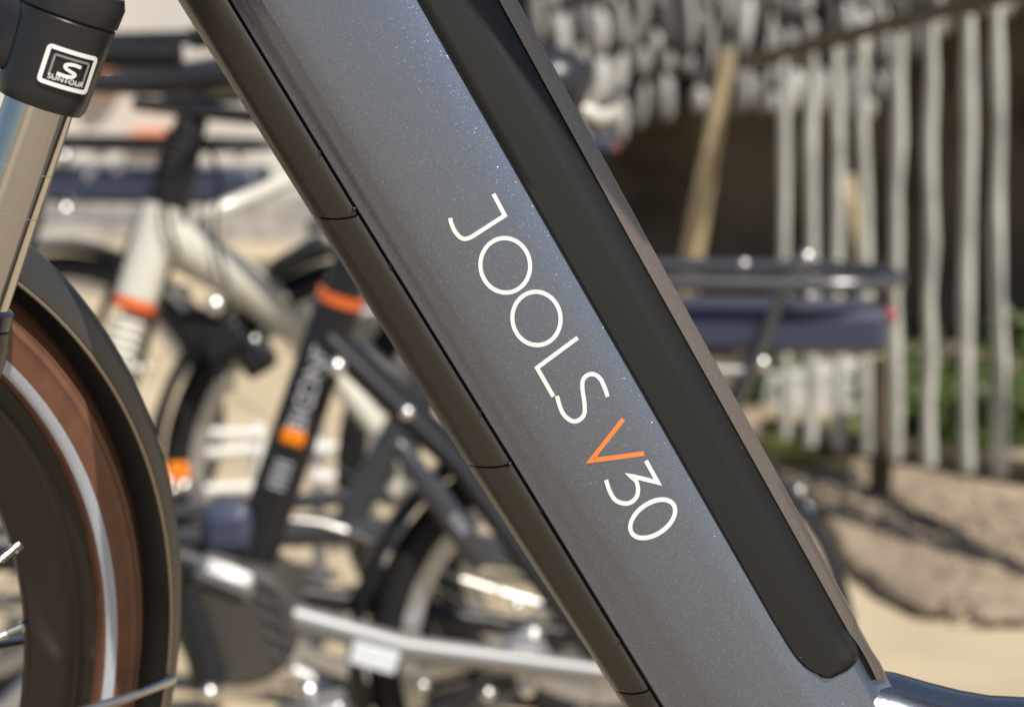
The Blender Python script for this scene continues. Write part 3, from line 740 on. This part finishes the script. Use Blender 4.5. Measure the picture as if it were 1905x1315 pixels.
D.tube('stem', [D.Q(.84, .78), D.Q(.80, .98)], .014, 'bikeblack'); D.bars(D.Q(.80, .99), .26)
D.bolts([(1500, 470), (1505, 540), (1385, 482), (1418, 664), (1486, 898)], .010)
obj('axle_nut', MB().ball(D.P(1497, 945, .03), .012, 12, (1, 1, 1.5)), M['bolt'], D.root)

# ---- bike E: rack band at upper left
Eb = Bike('electric_bicycle', 'distant dark bicycle at left with long rack battery beside the pale wall', 4.3, (130, 760), .29, yaw=10)
Eb.wheel(Eb.hub, 'rear_', 'silver', 12); Eb.fender(Eb.hub, 10, 200)
zr = Eb.P(300, 268).z
Eb.rack(zr, -.05, (Eb.P(505, 270) - Eb.hub).dot(-Eb.fwd), .08, 'bikeblack', True, False)
Eb.tube('seat_tube', [Eb.Q(.42, .3), Eb.Q(.25, .8)], .02, 'greyframe'); Eb.saddle(Eb.Q(.22, .95)); Eb.tube('seat_post', [Eb.Q(.25, .8), Eb.Q(.22, .93)], .014, 'bikeblack')
Eb.tube('frame_beam', [Eb.hub, Eb.Q(.42, .3), Eb.Q(.85, .7)], .02, 'greyframe'); Eb.tube('fork_leg', [Eb.Q(.82, .8), Eb.Q(1.03, Eb.r)], .02, 'greyframe'); Eb.wheel(Eb.Q(1.03, Eb.r), 'front_', 'silver', 10)
Eb.bolts([(203, 275), (138, 288), (460, 280), (240, 308), (140, 385), (187, 318), (345, 262)], .014)
Eb.tube('pannier_strap', [Eb.P(75, 360, .05), Eb.P(85, 420, .05)], .016, 'orange_ring')

# ---- white steel bicycle stand behind bike A
sd = thing('bicycle_stand', (-.28, CAM.y + 3.95, 0), 'low white steel bicycle stand with level bars behind the black bicycle', 'bicycle stand')
for (x0, y0, x1, y1) in ((362, 806, 486, 808), (360, 845, 480, 836), (360, 912, 500, 905), (585, 893, 742, 870), (590, 838, 720, 816), (590, 925, 730, 918)):
    Y = CAM.y + 3.95
    a, b = at_y(x0, y0, Y), at_y(x1, y1, Y)
    obj('bar', MB().tube([a, b], .0095, 12), M['white'], sd)
for px in (480, 590):
    a = at_y(px, 790, CAM.y + 3.97); obj('post', MB().tube([(a.x, a.y, 0), a], .012, 12), M['white'], sd)

# ------------------------------------------------------------------ fence of pale palings
def fence_plane(px): # distance along the fence
    return 5.35 + (4.20 - 5.35) * (px - 1420) / (1905 - 1420)
a_, b_ = at_y(1420, 400, CAM.y + 5.30), at_y(1905, 400, CAM.y + 4.25)
fdv = Vector((b_.x - a_.x, b_.y - a_.y, 0)).normalized(); fn = Vector((fdv.y, -fdv.x, 0))
if fn.y > 0: fn = -fn
def F(px, py, o=0):
    d = ray(px, py); t = (a_ - CAM).dot(fn) / d.dot(fn); return CAM + d * t + fn * o
fence = thing('paling_fence', (F(1610, 400).x, F(1610, 400).y, 0), 'pale weathered paling fence with brown rails on soil bed', 'fence')
rnd = random.Random(11)
xs = [1458, 1510, 1562, 1610, 1664, 1730, 1796, 1862, 1938]
def paling(px):
    yt = 120 - (px - 1400) * .232; yb = 815 + (px - 1430) * .165
    pts, rr = [], []
    lean = rnd.uniform(-8, 14)
    for k in range(9):
        q = k / 8; pts.append(F(px + lean * (1 - q) + rnd.uniform(-1.1, 1.1), yt + (yb - yt) * q, rnd.uniform(-.004, .004))); rr.append(.0180 + rnd.uniform(-.003, .003))
    rr[0] *= .7
    obj('paling', MB().tube(pts, rr, 10, flat=.6, side=fn), M['paling'], fence, 60)
for x in xs: paling(x)
for (y0, y1, nm) in ((118, -14, 0), (800, 888, 1)):
    pts = [F(1405 + (1975 - 1405) * k / 8, y0 + (y1 - y0) * (k / 8) * (570 / 500), (.03 if nm == 0 else -.035)) for k in range(9)]
    obj('rail', MB().tube(pts, [(.017 if nm == 0 else .027) + rnd.uniform(-.002, .002) for _ in pts], 10), M['rail'], fence, 60)
pb = F(1612, 930, -.03); obj('post', MB().tube([(pb.x, pb.y, -.05), (pb.x, pb.y, .30)], .024, 12), M['rail'], fence)
pb = F(1968, 980, -.03); obj('post', MB().tube([(pb.x, pb.y, -.05), (pb.x, pb.y, .95)], .024, 12), M['rail'], fence)
tp = F(1402, 95, .06)
br = tag(obj('timber_brace', MB().tube([tp, tp.lerp(at_z(1228, 810, 0), .5), at_z(1228, 810, 0)], [.017, .025, .031], 12, flat=.7), M['wood'], None, 60), 'long pale timber stake leaning up to the fence end', 'stake')
tp = F(1508, 330, -.09); tag(obj('timber_stake', MB().tube([tp, F(1560, 690, -.09), F(1575, 820, -.09) * 1.0], [.012, .016, .018], 10), M['wood'], None, 60), 'thin tan stake slanting behind the pale palings', 'stake')

# ------------------------------------------------------------------ stone arch wall behind the fence
WY = CAM.y + 6.0
sw_ = thing('stone_wall', (at_y(1400, 300, WY).x, WY, 0), 'rough grey rubble stone wall with dark arched hollow behind fence', 'wall')
under = line2 = [(880, 420), (1000, 350), (1100, 292), (1200, 236), (1300, 206), (1420, 210), (1520, 205), (1600, 225), (1660, 150), (1720, 85), (1800, 40), (1905, 20), (2100, 0), (2400, 0)]
def ub(px):
    for (x0, y0), (x1, y1) in zip(under, under[1:]):
        if x0 <= px <= x1: return y0 + (y1 - y0) * (px - x0) / (x1 - x0)
    return 400 if px < 900 else 0
mb = MB(); rows = []
for k in range(61):
    px = 880 + (2400 - 880) * k / 60
    a, b = at_y(px, ub(px) - 4, WY), at_y(px, -700, WY)
    rows.append([a + Vector((0, 1.0, 0)), a, b, b + Vector((0, 1.0, 0))])
obj('wall_core', mb.grid(rows), M['joint'], sw_, 0)
# hollow: back wall and left cheek
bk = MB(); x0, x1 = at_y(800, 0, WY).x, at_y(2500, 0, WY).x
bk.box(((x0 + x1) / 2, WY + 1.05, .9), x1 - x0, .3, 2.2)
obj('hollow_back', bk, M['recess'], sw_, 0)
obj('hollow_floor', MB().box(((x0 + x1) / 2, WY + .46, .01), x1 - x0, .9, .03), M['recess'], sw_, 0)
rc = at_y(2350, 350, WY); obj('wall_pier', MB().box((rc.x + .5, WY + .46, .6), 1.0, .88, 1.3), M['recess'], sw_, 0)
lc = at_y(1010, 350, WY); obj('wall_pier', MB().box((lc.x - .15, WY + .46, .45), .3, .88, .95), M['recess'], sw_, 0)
# stones in uneven upright courses
def stone_mesh(seed):
    r_ = random.Random(seed); rows = []
    for y, k in ((.5, 1.0), (-.2, 1.0), (-.42, .86), (-.5, .55)):
        row = []
        for i in range(8):
            a = 2 * math.pi * (i + .5) / 8; cx, cz = math.cos(a), math.sin(a); e = 1 / max(abs(cx), abs(cz)) ** .75
            row.append(Vector((cx * e * .5 * k * (1 + .0), y, cz * e * .5 * k)) )
        rows.append(row)
    jit = [Vector((r_.uniform(-.07, .07), 0, r_.uniform(-.06, .06))) for _ in range(8)]
    rows = [[v + jit[i] for i, v in enumerate(row)] for row in rows]
    mb = MB().grid(rows, close_v=True, caps=True)
    return obj('stone', mb, M['stone'], None, 50)
protos = []
for k in range(9):
    o = stone_mesh(k); o.data.materials[0] = M[('stone', 'stone2', 'stone', 'stone3', 'stone2', 'stone', 'stone3', 'stone2', 'stone')[k]]; protos.append(o)
rs = random.Random(5); first = set(); cnt = 0
py = -60
base = sw_.location
x_edges = []
px = 985
while px < 1960:
    w = rs.uniform(15, 34)
    y = ub(px + w / 2)
    while y > -90 and cnt < 298:
        h = rs.uniform(36, 120)
        if rs.random() < .90:
            k = rs.randrange(9); p = at_y(px + w / 2 + rs.uniform(-4, 4), y - h / 2, WY - .02)
            s = (WY - CAM.y) / FPX
            if k in first: o = protos[k].copy(); C.objects.link(o)
            else: o = protos[k]; first.add(k)
            o.parent = sw_; o.location = p - base + Vector((0, rs.uniform(-.03, .02), 0)); o.scale = (w * s * rs.uniform(.85, 1.12), .12, h * s * rs.uniform(.85, 1.1)); o.rotation_euler = (rs.uniform(-.1, .1), rs.uniform(-.12, .12), rs.uniform(-.15, .15)); cnt += 1
        y -= h
    px += w
for k, o in enumerate(protos):
    if k not in first: bpy.data.objects.remove(o)
# dark slate cladding seen between the palings at right
# pale kerb stones at the foot of the hollow
kb = thing('stone_kerb', (at_y(1540, 790, CAM.y + 5.75).x, CAM.y + 5.75, 0), 'low sunlit tan kerb of blocks behind the palings', 'kerb')
for k in range(5):
    a = at_y(1440 + k * 46, 790, CAM.y + 5.75)
    obj('kerb_block', MB().box((a.x, a.y + rnd.uniform(-.02, .02), .05), .062, .12, .12 + rnd.uniform(-.02, .03), None, .008), M['stone2'], kb)

# ------------------------------------------------------------------ plants
def bush(px, py, dist, rx, rz, label, n=420):
    c = at_y(px, py, CAM.y + dist); r_ = random.Random(int(px))
    root = thing('shrub', (c.x, c.y, 0), label, 'shrub', 'shrubs behind the fence')
    mb = MB(); st = MB()
    for i in range(n):
        th, u = r_.uniform(0, 2 * math.pi), r_.random() ** .5
        p = Vector((c.x + rx * u * math.cos(th), c.y + rx * .6 * u * math.sin(th), max(.02, rz * 2 * r_.random() * (1 - .35 * u))))
        d = Vector((r_.uniform(-1, 1), r_.uniform(-1, 1), r_.uniform(-.2, 1))).normalized(); sd_ = d.cross(Vector((r_.uniform(-1, 1), r_.uniform(-1, 1), .3))).normalized()
        l, w = r_.uniform(.03, .055), r_.uniform(.010, .018)
        mb.add([p, p + d * l * .5 + sd_ * w, p + d * l, p + d * l * .5 - sd_ * w], [(0, 1, 2, 3)])
    for i in range(7):
        a = r_.uniform(0, 6.3); st.tube([(c.x, c.y, 0), (c.x + rx * .6 * math.cos(a), c.y + rx * .4 * math.sin(a), rz * 1.4)], [.006, .003], 6)
    obj('leaves', mb, M['leaf'], root, 0); obj('stem', st, M['rail'], root)
bush(1700, 770, 5.4, .16, .13, 'green leafy shrub between third and fourth palings from the right')
bush(1825, 790, 5.3, .16, .10, 'bright green shrub low behind the two rightmost palings')
bush(1900, 760, 5.4, .16, .16, 'green shrub at the right picture edge behind the fence')
bush(1430, 730, 5.75, .08, .08, 'small shrub beside the rack strut at the fence end')
g = MB(); rg_ = random.Random(9)
for i in range(2600):
    p = at_z(rg_.uniform(1430, 1600), rg_.uniform(822, 890), 0); h = rg_.uniform(.012, .032); a = rg_.uniform(0, 6.3)
    t = Vector((math.cos(a), math.sin(a), 0)); l = Vector((rg_.uniform(-.03, .03), rg_.uniform(-.03, .03), h))
    p.z = .04
    g.add([p - t * .003, p + t * .003, p + l], [(0, 1, 2)])
tag(obj('grass_patch', g, M['grass'], None, 0), 'sunlit yellow green grass at the foot of the fence', 'grass', kind='stuff')

# ------------------------------------------------------------------ pale building at far left
PY = CAM.y + 9.0
x0, x1 = at_y(-900, 0, PY).x, at_y(1010, 0, PY).x
pav = thing('plaster_building', ((x0 + x1) / 2, PY, 0), 'pale cream plaster building wall behind the bicycles at upper left', 'building')
obj('wall', MB().box(((x0 + x1) / 2, PY + 1.0, 1.6), x1 - x0, 2.0, 3.2), M['canvas'], pav, 0)
obj('plinth', MB().box(((x0 + x1) / 2, PY - .02, .09), x1 - x0 + .02, .06, .18), M['stone'], pav, 0)
a = at_y(195, 140, PY - .04); obj('wall_lamp', MB().ball(a, .075, 16), M['amber'], pav)
a = at_y(300, 255, PY - .03); obj('orange_band', MB().box((a.x, PY - .03, a.z), .22, .05, .04), M['orange'], pav, 0)
# far hedge bank closes the view
hb_ = MB(); hb_.box((0, 16, 1.0), 60, .6, 2.6); tag(obj('boundary_wall', hb_, M['canvas'], None, 0), 'long pale boundary wall far behind everything', 'wall')
